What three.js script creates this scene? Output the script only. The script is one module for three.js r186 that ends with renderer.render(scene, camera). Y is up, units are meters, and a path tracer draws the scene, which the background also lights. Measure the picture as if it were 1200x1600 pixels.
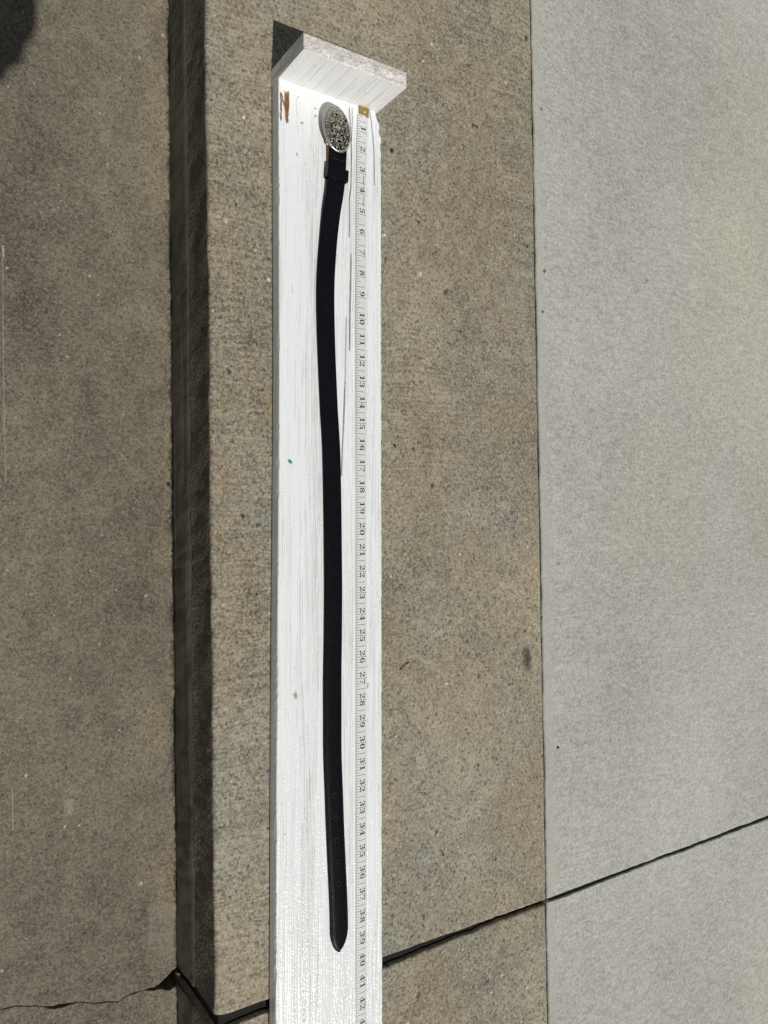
import * as THREE from 'three';
import { mergeGeometries, mergeVertices, toCreasedNormals } from 'three/addons/utils/BufferGeometryUtils.js';
import { RoundedBoxGeometry } from 'three/addons/geometries/RoundedBoxGeometry.js';
import { MarchingCubes } from 'three/addons/objects/MarchingCubes.js';
import { Brush, Evaluator, SUBTRACTION } from 'three-bvh-csg';

// ------------------------------------------------------------------ camera
// world: x across the plank (away from the photographer), y up, z along the plank; kerb top is y = 0
const scene = new THREE.Scene();
const F = 1215.42, CAM = new THREE.Vector3(-0.37569, 0.81639, 0.51410);
const RGT = new THREE.Vector3(0.83813034, 0.54546848, 0.00129373);
const DWN = new THREE.Vector3(0.01433915, -0.0244034, 0.99959935);
const FWD = new THREE.Vector3(0.54528151, -0.83777599, -0.02827478);
const camera = new THREE.PerspectiveCamera(2 * Math.atan(800 / F) * 180 / Math.PI, 0.75, 0.01, 60);
camera.position.copy(CAM);
camera.quaternion.setFromRotationMatrix(new THREE.Matrix4().makeBasis(RGT, DWN.clone().negate(), FWD.clone().negate()));
scene.add(camera);

// ------------------------------------------------------------------ sun and sky
const SUNDIR = new THREE.Vector3(-0.0024, 0.0815, 0.0607).normalize();
{ // a clear, slightly milky daytime sky, brighter towards the horizon and round the sun
  const W = 256, H = 128, d = new Float32Array(W * H * 4);
  for (let j = 0; j < H; j++) for (let i = 0; i < W; i++) {
    const th = (j + 0.5) / H * Math.PI - Math.PI / 2, ph = (i + 0.5) / W * Math.PI * 2 - Math.PI, y = Math.sin(th);
    const dir = new THREE.Vector3(Math.cos(th) * Math.cos(ph), y, Math.cos(th) * Math.sin(ph)), c = dir.dot(SUNDIR);
    const h = Math.pow(1 - Math.max(0, y), 3), glow = 0.28 * Math.pow(Math.max(0, c), 6);
    let L = [0.128 + 0.055 * h + glow, 0.147 + 0.055 * h + glow * 0.98, 0.174 + 0.05 * h + glow * 0.94];
    if (y < 0) L = [0.06, 0.058, 0.054];                             // ground-coloured below the horizon
    for (let q = 0; q < 3; q++) d[(j * W + i) * 4 + q] = L[q]; d[(j * W + i) * 4 + 3] = 1;
  }
  const t = new THREE.DataTexture(d, W, H, THREE.RGBAFormat, THREE.FloatType); t.mapping = THREE.EquirectangularReflectionMapping; t.magFilter = t.minFilter = THREE.LinearFilter; t.needsUpdate = true;
  scene.background = t; scene.environment = t;
}
const sun = new THREE.DirectionalLight(new THREE.Color(1, 0.955, 0.89), 4.2);
sun.position.copy(SUNDIR.clone().multiplyScalar(5).add(new THREE.Vector3(0.2, 0, 0.5)));
sun.target.position.set(0.2, 0, 0.5);
sun.castShadow = true;
sun.shadow.mapSize.set(4096, 4096);
Object.assign(sun.shadow.camera, { left: -2, right: 2, top: 2, bottom: -2, near: 0.5, far: 9 });
scene.add(sun, sun.target);

const renderer = new THREE.WebGLRenderer({ antialias: true });
renderer.toneMapping = THREE.LinearToneMapping;
renderer.toneMappingExposure = 0.86;
renderer.shadowMap.enabled = true;

// ------------------------------------------------------------------ helpers
function rngOf(seed) { let a = seed >>> 0; return () => { a = (a + 0x6D2B79F5) >>> 0; let t = a; t = Math.imul(t ^ (t >>> 15), t | 1); t ^= t + Math.imul(t ^ (t >>> 7), t | 61); return ((t ^ (t >>> 14)) >>> 0) / 4294967296; }; }
const TAB = new Float32Array(65536); { const r = rngOf(77); for (let i = 0; i < 65536; i++) TAB[i] = r() * 2 - 1; }
function vn(x, y, s = 0) {                                         // value noise, -1..1
  const xi = Math.floor(x), yi = Math.floor(y); let fx = x - xi, fy = y - yi;
  fx = fx * fx * (3 - 2 * fx); fy = fy * fy * (3 - 2 * fy);
  const h = (i, j) => TAB[(Math.imul(i, 7919) + Math.imul(j, 104729) + s * 1013 + ((i * j) & 255) * 31) & 65535];
  const a = h(xi, yi), b = h(xi + 1, yi), c = h(xi, yi + 1), d = h(xi + 1, yi + 1);
  return a + (b - a) * fx + (c - a) * fy + (a - b - c + d) * fx * fy;
}
function fbm(x, y, o = 4, s = 0) { let v = 0, a = 0.5; for (let k = 0; k < o; k++) { v += a * vn(x, y, s + k * 17); x *= 2.03; y *= 2.03; a *= 0.5; } return v; }
const clamp = (x, a = 0, b = 1) => Math.min(b, Math.max(a, x));
const sstep = (a, b, x) => { const t = clamp((x - a) / (b - a)); return t * t * (3 - 2 * t); };
function at(u, v, y) {                                             // photo pixel -> point on the level plane at height y
  const d = FWD.clone().addScaledVector(RGT, (u - 600) / F).addScaledVector(DWN, (v - 800) / F);
  return CAM.clone().addScaledVector(d, (y - CAM.y) / d.y);
}
const SRGB = new Uint8Array(4097); for (let i = 0; i <= 4096; i++) { const l = i / 4096; SRGB[i] = Math.round(255 * (l <= 0.0031308 ? 12.92 * l : 1.055 * Math.pow(l, 1 / 2.4) - 0.055)); }
class Tex {                                                        // linear colour and height on a grid measured in metres
  constructor(w, h, x0, z0, lx, lz) { Object.assign(this, { w, h, x0, z0, lx, lz }); this.c = new Float32Array(w * h * 3); this.b = new Float32Array(w * h); }
  px(x) { return (x - this.x0) / this.lx * this.w; } pz(z) { return (z - this.z0) / this.lz * this.h; }
  fill(fn) {
    const o = [0, 0, 0, 0];
    for (let j = 0; j < this.h; j++) { const z = this.z0 + (j + 0.5) / this.h * this.lz; for (let i = 0; i < this.w; i++) { fn(this.x0 + (i + 0.5) / this.w * this.lx, z, o); const k = j * this.w + i; this.c[k * 3] = o[0]; this.c[k * 3 + 1] = o[1]; this.c[k * 3 + 2] = o[2]; this.b[k] = o[3]; } }
    return this;
  }
  dot(x, z, rx, rz, col, al, hgt = 0, rag = 0.25) {                // a grain or fleck, radii in metres
    const X = this.px(x), Z = this.pz(z), RX = Math.max(0.5, rx / this.lx * this.w), RZ = Math.max(0.5, rz / this.lz * this.h), w = this.w, h = this.h;
    for (let j = Math.floor(Z - RZ - 1); j <= Z + RZ + 1; j++) for (let i = Math.floor(X - RX - 1); i <= X + RX + 1; i++) {
      if (i < 0 || j < 0 || i >= w || j >= h) continue;
      let d = Math.hypot((i + 0.5 - X) / RX, (j + 0.5 - Z) / RZ) + rag * TAB[(i * 131 + j * 577) & 65535];
      const m = clamp((1.15 - d) * Math.min(RX, RZ) + 0.3) * al; if (m <= 0) continue;
      const k = j * w + i;
      for (let q = 0; q < 3; q++) this.c[k * 3 + q] += (col[q] - this.c[k * 3 + q]) * m;
      this.b[k] += hgt * m;
    }
  }
  line(pts, wid, col, al, hgt = 0) {                               // pts [[x,z],...] metres
    const step = Math.min(this.lx / this.w, this.lz / this.h) * 1.2;
    for (let s = 0; s + 1 < pts.length; s++) {
      const [ax, az] = pts[s], [bx, bz] = pts[s + 1], n = Math.max(1, Math.ceil(Math.hypot(bx - ax, bz - az) / step));
      for (let k = 0; k < n; k++) { const t = k / n; this.dot(ax + (bx - ax) * t, az + (bz - az) * t, wid / 2, step, col, al, hgt, 0.15); }
    }
  }
  maps(wrap = THREE.MirroredRepeatWrapping) {
    const n = this.w * this.h, a = new Uint8Array(n * 4), b = new Uint8Array(n * 4); let lo = 1e9, hi = -1e9;
    for (let i = 0; i < n; i++) { const v = this.b[i]; if (v < lo) lo = v; if (v > hi) hi = v; }
    this.span = hi - lo;
    for (let i = 0; i < n; i++) {
      for (let q = 0; q < 3; q++) a[i * 4 + q] = SRGB[(clamp(this.c[i * 3 + q]) * 4096) | 0]; a[i * 4 + 3] = 255;
      const g = Math.round((this.b[i] - lo) / (hi - lo) * 255); b[i * 4] = b[i * 4 + 1] = b[i * 4 + 2] = g; b[i * 4 + 3] = 255;
    }
    const mk = (d) => { const t = new THREE.DataTexture(d, this.w, this.h); t.magFilter = THREE.LinearFilter; t.minFilter = THREE.LinearMipmapLinearFilter; t.generateMipmaps = true; t.wrapS = t.wrapT = wrap; t.needsUpdate = true; return t; };
    const map = mk(a); map.colorSpace = THREE.SRGBColorSpace;
    return { map, bumpMap: mk(b), bumpScale: this.span };          // heights are metres
  }
}
function meshOf(name, geo, mat, parent) { const m = new THREE.Mesh(geo, mat); m.name = name; m.castShadow = m.receiveShadow = true; if (parent) parent.add(m); return m; }
function groupOf(name, parent = scene) { const g = new THREE.Group(); g.name = name; parent.add(g); return g; }
function tag(o, label, category, group) { o.userData.label = label; o.userData.category = category; if (group) o.userData.group = group; return o; }
function gridGeo(nx, nz, fn, flip = false) {                       // fn(i,j) -> [x,y,z,u,v]
  const P = new Float32Array(nx * nz * 3), U = new Float32Array(nx * nz * 2), I = [];
  for (let j = 0; j < nz; j++) for (let i = 0; i < nx; i++) { const q = fn(i, j), k = j * nx + i; P.set([q[0], q[1], q[2]], k * 3); U.set([q[3], q[4]], k * 2); }
  for (let j = 0; j + 1 < nz; j++) for (let i = 0; i + 1 < nx; i++) { const a = j * nx + i, b = a + 1, c = a + nx, d = c + 1; if (flip) I.push(a, b, c, b, d, c); else I.push(a, c, b, b, c, d); }
  const g = new THREE.BufferGeometry(); g.setAttribute('position', new THREE.BufferAttribute(P, 3)); g.setAttribute('uv', new THREE.BufferAttribute(U, 2)); g.setIndex(I); g.computeVertexNormals(); return g;
}
const lin = (...c) => c;
const BT = 0.01905;                                                // thickness of the plank
const GUT = -0.12;                                                 // gutter level
const YAW = 0.015;                                                 // the kerb runs at a slight angle to the plank
const inKerb = (p) => { const c = Math.cos(YAW), s = Math.sin(YAW); return [p.x * c - p.z * s, p.x * s + p.z * c]; };   // world -> kerb frame x, z
const JZ = 1.0445;                                                 // the expansion joint, in the kerb frame

// ------------------------------------------------------------------ concrete surfaces
const R0 = rngOf(5);
function grains(t, n, rmin, rmax, cols, al, hgt, mask) {
  for (let k = 0; k < n; k++) {
    const x = t.x0 + R0() * t.lx, z = t.z0 + R0() * t.lz; if (mask && R0() > mask(x, z)) continue;
    const r = rmin + (rmax - rmin) * Math.pow(R0(), 3), c = cols[(R0() * cols.length) | 0], v = 0.8 + 0.4 * R0();
    t.dot(x, z, r * (0.7 + 0.6 * R0()), r * (0.7 + 0.6 * R0()), [c[0] * v, c[1] * v, c[2] * v], al * (0.6 + 0.4 * R0()), hgt * (0.5 + R0()));
  }
}
const KE = -0.0774, KS = 0.4165;                                   // kerb edge and kerb / pavement seam
// kerb: the strip left of KE in the map is the face, measured down from the edge
const kerbTex = new Tex(1024, 2048, KE - 0.135, -0.32, 0.635, 1.66).fill((x, z, o) => {
  const big = fbm(x * 7, z * 5, 4, 1), mid = fbm(x * 60, z * 60, 3, 9), fine = vn(x * 900, z * 900, 3), fine2 = vn(x * 420, z * 420, 5);
  if (x < KE - 0.001) {                                            // face: brown concrete, darker than the top, rough above the form line, trowelled and scuffed below
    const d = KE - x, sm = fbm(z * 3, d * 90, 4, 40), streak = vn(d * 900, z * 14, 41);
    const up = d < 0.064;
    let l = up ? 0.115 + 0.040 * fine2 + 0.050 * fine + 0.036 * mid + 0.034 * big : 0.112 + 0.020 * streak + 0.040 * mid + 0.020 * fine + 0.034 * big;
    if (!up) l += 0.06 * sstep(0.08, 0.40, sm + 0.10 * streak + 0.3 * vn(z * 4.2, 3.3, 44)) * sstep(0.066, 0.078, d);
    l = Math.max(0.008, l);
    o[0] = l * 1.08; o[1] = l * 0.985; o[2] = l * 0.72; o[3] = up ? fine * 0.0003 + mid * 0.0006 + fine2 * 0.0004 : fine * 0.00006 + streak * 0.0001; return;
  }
  const broom = vn(x * 22 + 2 * vn(z * 130, x * 9, 8), z * 430 + 2.2 * vn(x * 26, z * 18, 22), 21) * sstep(-0.25, 0.3, fbm(x * 5, z * 3, 2, 30) + 0.1);
  const l = 0.232 * (1 + 0.34 * big + 0.26 * mid + 0.40 * fine + 0.26 * fine2 + 0.16 * broom);
  const warm = fbm(x * 10, z * 8, 3, 55);
  o[0] = l * (1.075 + 0.09 * warm); o[1] = l * 0.985; o[2] = l * (0.735 - 0.10 * warm);
  o[3] = fine * 0.00009 + fine2 * 0.00012 + mid * 0.00028 + broom * 0.00026 + big * 0.0004;
});
const rustMask = (x, z) => sstep(-0.12, 0.35, fbm(x * 14, z * 11, 3, 71)) * (x > KE ? 1 : 0.02);
const onTop = (x) => (x > KE ? 1 : 0);
grains(kerbTex, 100000, 0.0004, 0.0017, [lin(.055, .05, .045), lin(.08, .075, .07), lin(.10, .088, .07)], 0.75, -0.0002, onTop);
grains(kerbTex, 90000, 0.0004, 0.0014, [lin(.34, .32, .26), lin(.40, .365, .285), lin(.30, .29, .25)], 0.72, 0.0001, onTop);
grains(kerbTex, 190000, 0.0004, 0.0015, [lin(.34, .215, .115), lin(.31, .21, .125), lin(.27, .17, .10), lin(.38, .27, .16)], 0.5, 0.00004, rustMask);
grains(kerbTex, 260, 0.0009, 0.0022, [lin(.62, .58, .50), lin(.55, .48, .38)], 0.9, 0.0002, onTop);
grains(kerbTex, 420, 0.0012, 0.0028, [lin(.025, .023, .02), lin(.04, .034, .03)], 0.9, -0.0004, onTop);
{ // oil-dark stain near the seam, as in the photograph
  const [sx, sz] = inKerb(at(823, 1027, 0)); for (let k = 0; k < 170; k++) { const g = () => (R0() + R0() + R0() - 1.5); kerbTex.dot(sx + g() * .007, sz + g() * .014, .0012 + .0016 * R0(), .0014 + .002 * R0(), [.05, .045, .04], .28, 0, .6); }
  const [ax, az] = inKerb(at(700, 1180, 0)); for (let k = 0; k < 500; k++) kerbTex.dot(ax + (R0() - .5) * .2, az + (R0() - .5) * .5, .0006, .0006, [.42, .26, .14], .5, 0);
}
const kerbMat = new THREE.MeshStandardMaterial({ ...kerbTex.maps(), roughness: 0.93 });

const paveTex = new Tex(1024, 2048, KS, -0.55, 0.66, 2.0).fill((x, z, o) => {
  const big = fbm(x * 5, z * 4, 4, 101), mid = fbm(x * 70, z * 70, 3, 109), fine = vn(x * 800, z * 800, 103), fine2 = vn(x * 330, z * 330, 105);
  const tool = 1 - sstep(0.013, 0.021, x - KS + 0.003 * vn(z * 25, 2, 7));   // trowelled margin
  const br = vn(x * 90, z * 380, 121) * (1 - tool);
  const cream = sstep(-0.1, 0.5, fbm(x * 3.3, z * 2.2, 3, 131) + (x - KS - 0.35) * 0.8);
  const k = 1 - 0.5 * tool;
  const l = 0.356 * (1 + 0.17 * big + 0.06 * mid * k + 0.24 * fine * k + 0.16 * fine2 * k + 0.11 * br);
  o[0] = l * (0.993 + 0.035 * cream); o[1] = l * (1.0 + 0.01 * cream); o[2] = l * (0.908 - 0.05 * cream + 0.01 * tool);
  o[3] = (fine * 0.00005 + fine2 * 0.00013 + mid * 0.0003) * k + br * 0.0001 + big * 0.0003;
});
const notTool = (x) => (x > KS + 0.018 ? 1 : 0.12);
grains(paveTex, 60000, 0.0004, 0.0012, [lin(.24, .23, .21), lin(.20, .19, .175)], 0.5, -0.00012, notTool);
grains(paveTex, 60000, 0.0004, 0.0012, [lin(.45, .45, .40), lin(.50, .49, .42)], 0.5, 0.0001, notTool);
grains(paveTex, 130, 0.0006, 0.0015, [lin(.06, .06, .055), lin(.10, .085, .07)], 0.8, -0.0002);
for (const [u, v, r] of [[848, 487, .003], [846, 170, .0028], [851, 424, .004], [844, 900, .0022], [847, 965, .0026], [873, 880, .0022], [1143, 298, .002]]) { const [x, z] = inKerb(at(u, v, 0)); for (let k = 0; k < 7; k++) paveTex.dot(x + (R0() - .5) * r, z + (R0() - .5) * r * 1.4, r * .5, r * .4, [.12, .11, .095], .6, -0.0006, .5); }
const paveMat = new THREE.MeshStandardMaterial({ ...paveTex.maps(), roughness: 0.9 });

const gutTex = new Tex(640, 2048, -0.36, -0.2, 0.285, 1.32).fill((x, z, o) => {
  const big = fbm(x * 8, z * 5, 4, 201), mid = fbm(x * 50, z * 50, 3, 209), fine = vn(x * 900, z * 900, 203), fine2 = vn(x * 380, z * 380, 205);
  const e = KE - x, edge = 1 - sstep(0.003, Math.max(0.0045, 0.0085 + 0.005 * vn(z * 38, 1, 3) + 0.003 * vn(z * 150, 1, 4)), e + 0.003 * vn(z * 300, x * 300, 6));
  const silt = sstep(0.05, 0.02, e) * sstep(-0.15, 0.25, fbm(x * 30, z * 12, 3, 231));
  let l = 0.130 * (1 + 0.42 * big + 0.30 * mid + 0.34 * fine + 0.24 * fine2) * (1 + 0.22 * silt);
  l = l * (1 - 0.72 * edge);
  o[0] = l * (1.105 + 0.07 * silt); o[1] = l * 0.98; o[2] = l * (0.735 - 0.07 * silt);
  o[3] = fine * 0.00009 + fine2 * 0.00014 + mid * 0.0003 + big * 0.0004;
});
grains(gutTex, 60000, 0.0003, 0.0012, [lin(.04, .037, .03), lin(.06, .055, .045)], 0.7, -0.0002, (x) => (x < KE - 0.006 ? 1 : 0));
grains(gutTex, 60000, 0.0003, 0.0011, [lin(.24, .22, .18), lin(.20, .185, .155), lin(.23, .18, .12)], 0.65, 0.0001, (x) => (x < KE - 0.006 ? 1 : 0));
grains(gutTex, 200, 0.0006, 0.0016, [lin(.42, .40, .34), lin(.50, .45, .36)], 0.85, 0.0002);
{ // pale scratches and scuffs in the gutter
  const P = (u, v) => inKerb(at(u, v, GUT));
  gutTex.line([P(4, 385), P(5, 520), P(7, 660), P(9, 752)], 0.0006, [.36, .35, .31], .6);
  gutTex.line([P(19, 1228), P(20.5, 1298)], 0.0007, [.36, .35, .31], .65);
  gutTex.line([P(5, 384), P(5.5, 402)], 0.0012, [.42, .41, .38], .7);
  for (let k = 0; k < 90; k++) { const [x, z] = P(108 + (R0() - .5) * 14, 1262 + (R0() - .5) * 26); gutTex.dot(x, z, .0008, .0012, [.26, .24, .20], .4); }
  for (let k = 0; k < 260; k++) { const [x, z] = P(252 + (R0() - .5) * 40, 1450 + (R0() - .5) * 70); gutTex.dot(x, z, .0016, .0022, [.19, .18, .155], .25); }
}
const gutMat = new THREE.MeshStandardMaterial({ ...gutTex.maps(), roughness: 0.93 });

// a cast slab: columns across, rows along, all four top edges rounded and slightly ragged
function slab(name, parent, mat, tex, { x0, x1, z0, z1, y, depth, rl = 0.004, rr = 0.004, rz0 = 0.004, rz1 = 0.004, ez0 = () => 0, ez1 = () => 0, el = () => 0, er = () => 0, face = null, dx = 0.008, dz = 0.006, vis = [-0.6, 1.45] }) {
  const cols = [], rows = [], PH = [0, 20, 45, 70, 90].map((d) => d * Math.PI / 180);
  if (face) for (const [fx, fy] of face) cols.push([x0 + fx, fy, 1, fy]);
  else cols.push([x0, -depth, 1, 0]);
  for (const p of PH) cols.push([x0 + rl * (1 - Math.cos(p)), -rl * (1 - Math.sin(p)), 1, 0]);
  for (let x = x0 + rl + dx * 0.5; x < x1 - rr - dx * 0.4; x += (x > -0.5 && x < 1.2) ? dx : 0.12) cols.push([x, 0, 0, 0]);
  for (const p of PH.slice().reverse()) cols.push([x1 - rr * (1 - Math.cos(p)), -rr * (1 - Math.sin(p)), 2, 0]);
  cols.push([x1, -depth, 2, 0]);
  rows.push([z0, -depth, 1]); for (const p of PH) rows.push([z0 + rz0 * (1 - Math.cos(p)), -rz0 * (1 - Math.sin(p)), 1]);
  for (let z = z0 + rz0 + dz * 0.5; z < z1 - rz1 - dz * 0.4; z += (z > vis[0] && z < vis[1]) ? dz : 0.1) rows.push([z, 0, 0]);
  for (const p of PH.slice().reverse()) rows.push([z1 - rz1 * (1 - Math.cos(p)), -rz1 * (1 - Math.sin(p)), 2]); rows.push([z1, -depth, 2]);
  const geo = gridGeo(cols.length, rows.length, (i, j) => {
    const [cx, cy, cf, fy] = cols[i], [rz, ry, rf] = rows[j];
    const X = cx + (cf === 1 ? el(rz, cy) : cf === 2 ? er(rz, cy) : 0), Z = rz + (rz - z0 < 0.15 ? ez0(cx) * (1 - sstep(0.006, 0.15, rz - z0)) : 0) + (z1 - rz < 0.15 ? ez1(cx) * (1 - sstep(0.006, 0.15, z1 - rz)) : 0);
    const Y = Math.max(-depth, cy + ry);
    return [X, y + Y, Z, (cx + (face && cf === 1 ? Math.min(0, fy) : 0) - tex.x0) / tex.lx, (Z + (rf === 1 ? ry : rf === 2 ? -ry : 0) - tex.z0) / tex.lz];
  });
  return meshOf(name, geo, mat, parent);
}
const soilTex = new Tex(256, 256, 0, 0, 0.3, 0.3).fill((x, z, o) => { const n = fbm(x * 90, z * 90, 4, 300), l = 0.03 * (1 + 0.6 * n); o[0] = l * 1.1; o[1] = l; o[2] = l * 0.8; o[3] = n * 0.002; });
const soilMaps = soilTex.maps(); for (const t of [soilMaps.map, soilMaps.bumpMap]) t.repeat.set(30, 30);
const ground = meshOf('ground', new THREE.PlaneGeometry(9, 9).rotateX(-Math.PI / 2), new THREE.MeshStandardMaterial({ ...soilMaps, roughness: 1 }), scene);
ground.position.set(0.2, -0.205, 0.5); ground.userData.kind = 'structure';

function setting(name) { const g = groupOf(name); g.rotation.y = YAW; g.userData.kind = 'structure'; return g; }
const jag = (a, f, s) => (x) => a * vn(x * f, 0.5, s) + a * 0.6 * vn(x * f * 4.1, 0.5, s + 3);
const kerb = setting('kerb');
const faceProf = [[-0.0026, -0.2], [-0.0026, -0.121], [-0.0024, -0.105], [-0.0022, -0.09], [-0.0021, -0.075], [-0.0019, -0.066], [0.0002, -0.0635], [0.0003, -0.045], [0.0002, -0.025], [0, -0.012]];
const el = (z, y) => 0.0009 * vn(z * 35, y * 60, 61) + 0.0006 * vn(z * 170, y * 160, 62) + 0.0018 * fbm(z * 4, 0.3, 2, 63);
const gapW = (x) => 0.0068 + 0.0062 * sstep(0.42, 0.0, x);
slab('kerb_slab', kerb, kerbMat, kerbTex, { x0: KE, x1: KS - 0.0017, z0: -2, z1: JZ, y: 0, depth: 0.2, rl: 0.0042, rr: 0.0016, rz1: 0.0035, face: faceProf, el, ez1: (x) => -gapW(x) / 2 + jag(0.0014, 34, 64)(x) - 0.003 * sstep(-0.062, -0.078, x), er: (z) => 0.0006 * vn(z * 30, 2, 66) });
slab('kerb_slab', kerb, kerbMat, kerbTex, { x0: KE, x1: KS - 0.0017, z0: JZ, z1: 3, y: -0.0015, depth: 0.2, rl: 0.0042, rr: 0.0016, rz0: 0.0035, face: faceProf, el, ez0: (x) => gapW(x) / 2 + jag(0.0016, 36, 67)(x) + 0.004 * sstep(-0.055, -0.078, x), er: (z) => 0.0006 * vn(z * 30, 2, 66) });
{ // near-black strip set just below the top of the joint
  const fm = new THREE.MeshStandardMaterial({ color: new THREE.Color().setRGB(.008, .0075, .007), roughness: 1 });
  const fb = meshOf('joint_strip', new THREE.BoxGeometry(KS - KE - 0.009, 0.18, 0.0175, 40, 1, 1), fm, kerb); fb.position.set((KS + KE) / 2 + 0.0012, -0.0075 - 0.09, JZ);
}
const pave = setting('pavement');
{ const fb = meshOf('joint_strip', new THREE.BoxGeometry(2.5, 0.08, 0.0095, 60, 1, 1), new THREE.MeshStandardMaterial({ color: new THREE.Color().setRGB(.008, .0075, .007), roughness: 1 }), pave); fb.position.set(KS + 1.26, -0.0048 - 0.04, JZ); }  // near-black strip along the pavement joint, slightly below the slab tops
const el2 = (z) => 0.0008 * vn(z * 26, 5, 68) + 0.0006 * vn(z * 140, 5, 69);
slab('pavement_slab', pave, paveMat, paveTex, { x0: KS + 0.0016, x1: 3, z0: -2, z1: JZ, y: 0, depth: 0.1, rl: 0.0030, rz1: 0.0016, el: el2, ez1: (x) => -0.0030 + jag(0.0012, 34, 70)(x) });
slab('pavement_slab', pave, paveMat, paveTex, { x0: KS + 0.0016, x1: 3, z0: JZ, z1: 3, y: -0.001, depth: 0.1, rl: 0.0030, rz0: 0.0016, el: el2, ez0: (x) => 0.0030 + jag(0.0012, 34, 73)(x) });
const gutter = setting('gutter');
const crackPx = [[0, 1578], [24, 1573], [50, 1572], [85, 1575], [105, 1570], [125, 1566], [150, 1567], [185, 1566], [198, 1556], [212, 1550], [240, 1546], [262, 1536], [280, 1524], [292, 1518]].map(([u, v]) => inKerb(at(u, v, GUT)));
function crackZ(x) { const c = crackPx; if (x <= c[0][0]) return c[0][1] + 0.01 * (x - c[0][0]); for (let k = 0; k + 1 < c.length; k++) if (x < c[k + 1][0]) return c[k][1] + (c[k + 1][1] - c[k][1]) * (x - c[k][0]) / (c[k + 1][0] - c[k][0]); return c[c.length - 1][1]; }
const bump1 = (x, a, w) => Math.exp(-(((x - a) / w) ** 2));
const crW = (x) => 0.0007 + 0.0030 * bump1(x, -0.2135, 0.011) + 0.0005 * vn(x * 90, 1, 80) + 0.0045 * sstep(-0.125, -0.1, x) + 0.016 * sstep(-0.105, -0.086, x);
slab('gutter_slab', gutter, gutMat, gutTex, { x0: -3, x1: KE - 0.0032, z0: -2, z1: JZ, y: GUT, depth: 0.08, rr: 0.002, rz1: 0.0012, dx: 0.003, ez1: (x) => crackZ(x) - JZ - crW(x) / 2 + jag(0.0008, 130, 81)(x), er: (z) => -0.0004 + 0.0007 * vn(z * 12, 2, 82) + 0.0006 * vn(z * 160, 2, 83) });
slab('gutter_slab', gutter, gutMat, gutTex, { x0: -3, x1: KE - 0.0032, z0: JZ, z1: 3, y: GUT - 0.0006, depth: 0.08, rr: 0.002, rz0: 0.0012, dx: 0.003, ez0: (x) => crackZ(x) - JZ + crW(x) / 2 + jag(0.0008, 130, 81)(x), er: (z) => -0.0004 + 0.0007 * vn(z * 12, 2, 82) + 0.0006 * vn(z * 160, 2, 83) });

// ------------------------------------------------------------------ the white measuring plank
const PW = 0.1397, PZ0 = -0.0059, PZ1 = 1.27;
const board = groupOf('measuring_board');
tag(board, 'long white painted plank with upright end stop and printed inch tape', 'plank');
const RB = rngOf(31);
const onB = (u, v) => { const p = at(u, v, BT); return [p.x, p.z]; };
const cracks = [                                                   // traced in the photograph: width m, depth m, points
  [0.0010, 0.0016, [[546, 168], [548, 200], [549, 240], [548.5, 290], [546, 310], [546, 345], [545.6, 371]]],
  [0.0012, 0.0020, [[548.6, 396], [548, 430], [547, 470], [546.6, 510], [546, 548]]],
  [0.0007, 0.0012, [[541, 495], [540.3, 530], [539.5, 575], [539, 600]]],
  [0.0011, 0.0018, [[539, 596], [537.6, 640], [536.2, 680], [534.8, 705], [533.4, 744]]],
  [0.0009, 0.0012, [[576, 166], [580, 190], [583, 215], [584.5, 245], [584.8, 290]]],
  [0.0008, 0.0009, [[550, 168], [550.6, 190], [549, 220]]],
  [0.0007, 0.0007, [[574, 455], [574.4, 520], [573.4, 600], [573, 640], [572.5, 700]]],
  [0.0007, 0.0007, [[551, 470], [550.5, 520], [549.8, 590], [550.5, 660], [549.5, 730]]],
  [0.0008, 0.0008, [[575, 880], [577, 900], [583, 912], [588, 922], [592.5, 936], [593, 948]]],
  [0.0008, 0.0008, [[588.5, 940], [585, 956], [579.5, 973], [574.5, 992], [573, 1020], [573.5, 1050], [572.5, 1064]]],
  [0.0007, 0.0007, [[574.5, 1076], [574.6, 1105], [574, 1130]]],
  [0.0008, 0.0007, [[594, 1020], [592.5, 1055], [591, 1090], [592, 1130]]],
  [0.0007, 0.0006, [[537, 960], [538.5, 1000], [539, 1035]]],
  [0.0008, 0.0008, [[515, 1470], [516.5, 1510], [518, 1545], [521, 1575], [524, 1602]]],
  [0.0007, 0.0007, [[526, 1488], [531, 1515], [533, 1550], [534, 1600]]],
  [0.0007, 0.0007, [[498, 1440], [498.5, 1500], [499, 1560]]],
  [0.0007, 0.0006, [[478, 1470], [480, 1520], [477, 1560], [476, 1600]]],
  [0.0006, 0.0006, [[463, 152], [463.5, 190], [467, 215], [474, 240], [477, 265], [480, 300], [482, 330]]],
  [0.0005, 0.0005, [[468, 195], [476, 210], [484, 222], [490, 240], [492, 270]]],
  [0.0006, 0.0006, [[460.5, 1040], [460, 1070]]],
  [0.0006, 0.0006, [[544, 840], [541, 870], [538, 900]]],
  [0.0006, 0.0006, [[576, 840], [575.6, 860], [576.5, 890]]],
].map(([w, d, p]) => [w, d, p.map(([u, v]) => onB(u, v))]);
const flow = (x, z) => 0.0020 * vn(x * 18, z * 5, 401) + 0.0006 * vn(x * 60, z * 16, 402);
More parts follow.
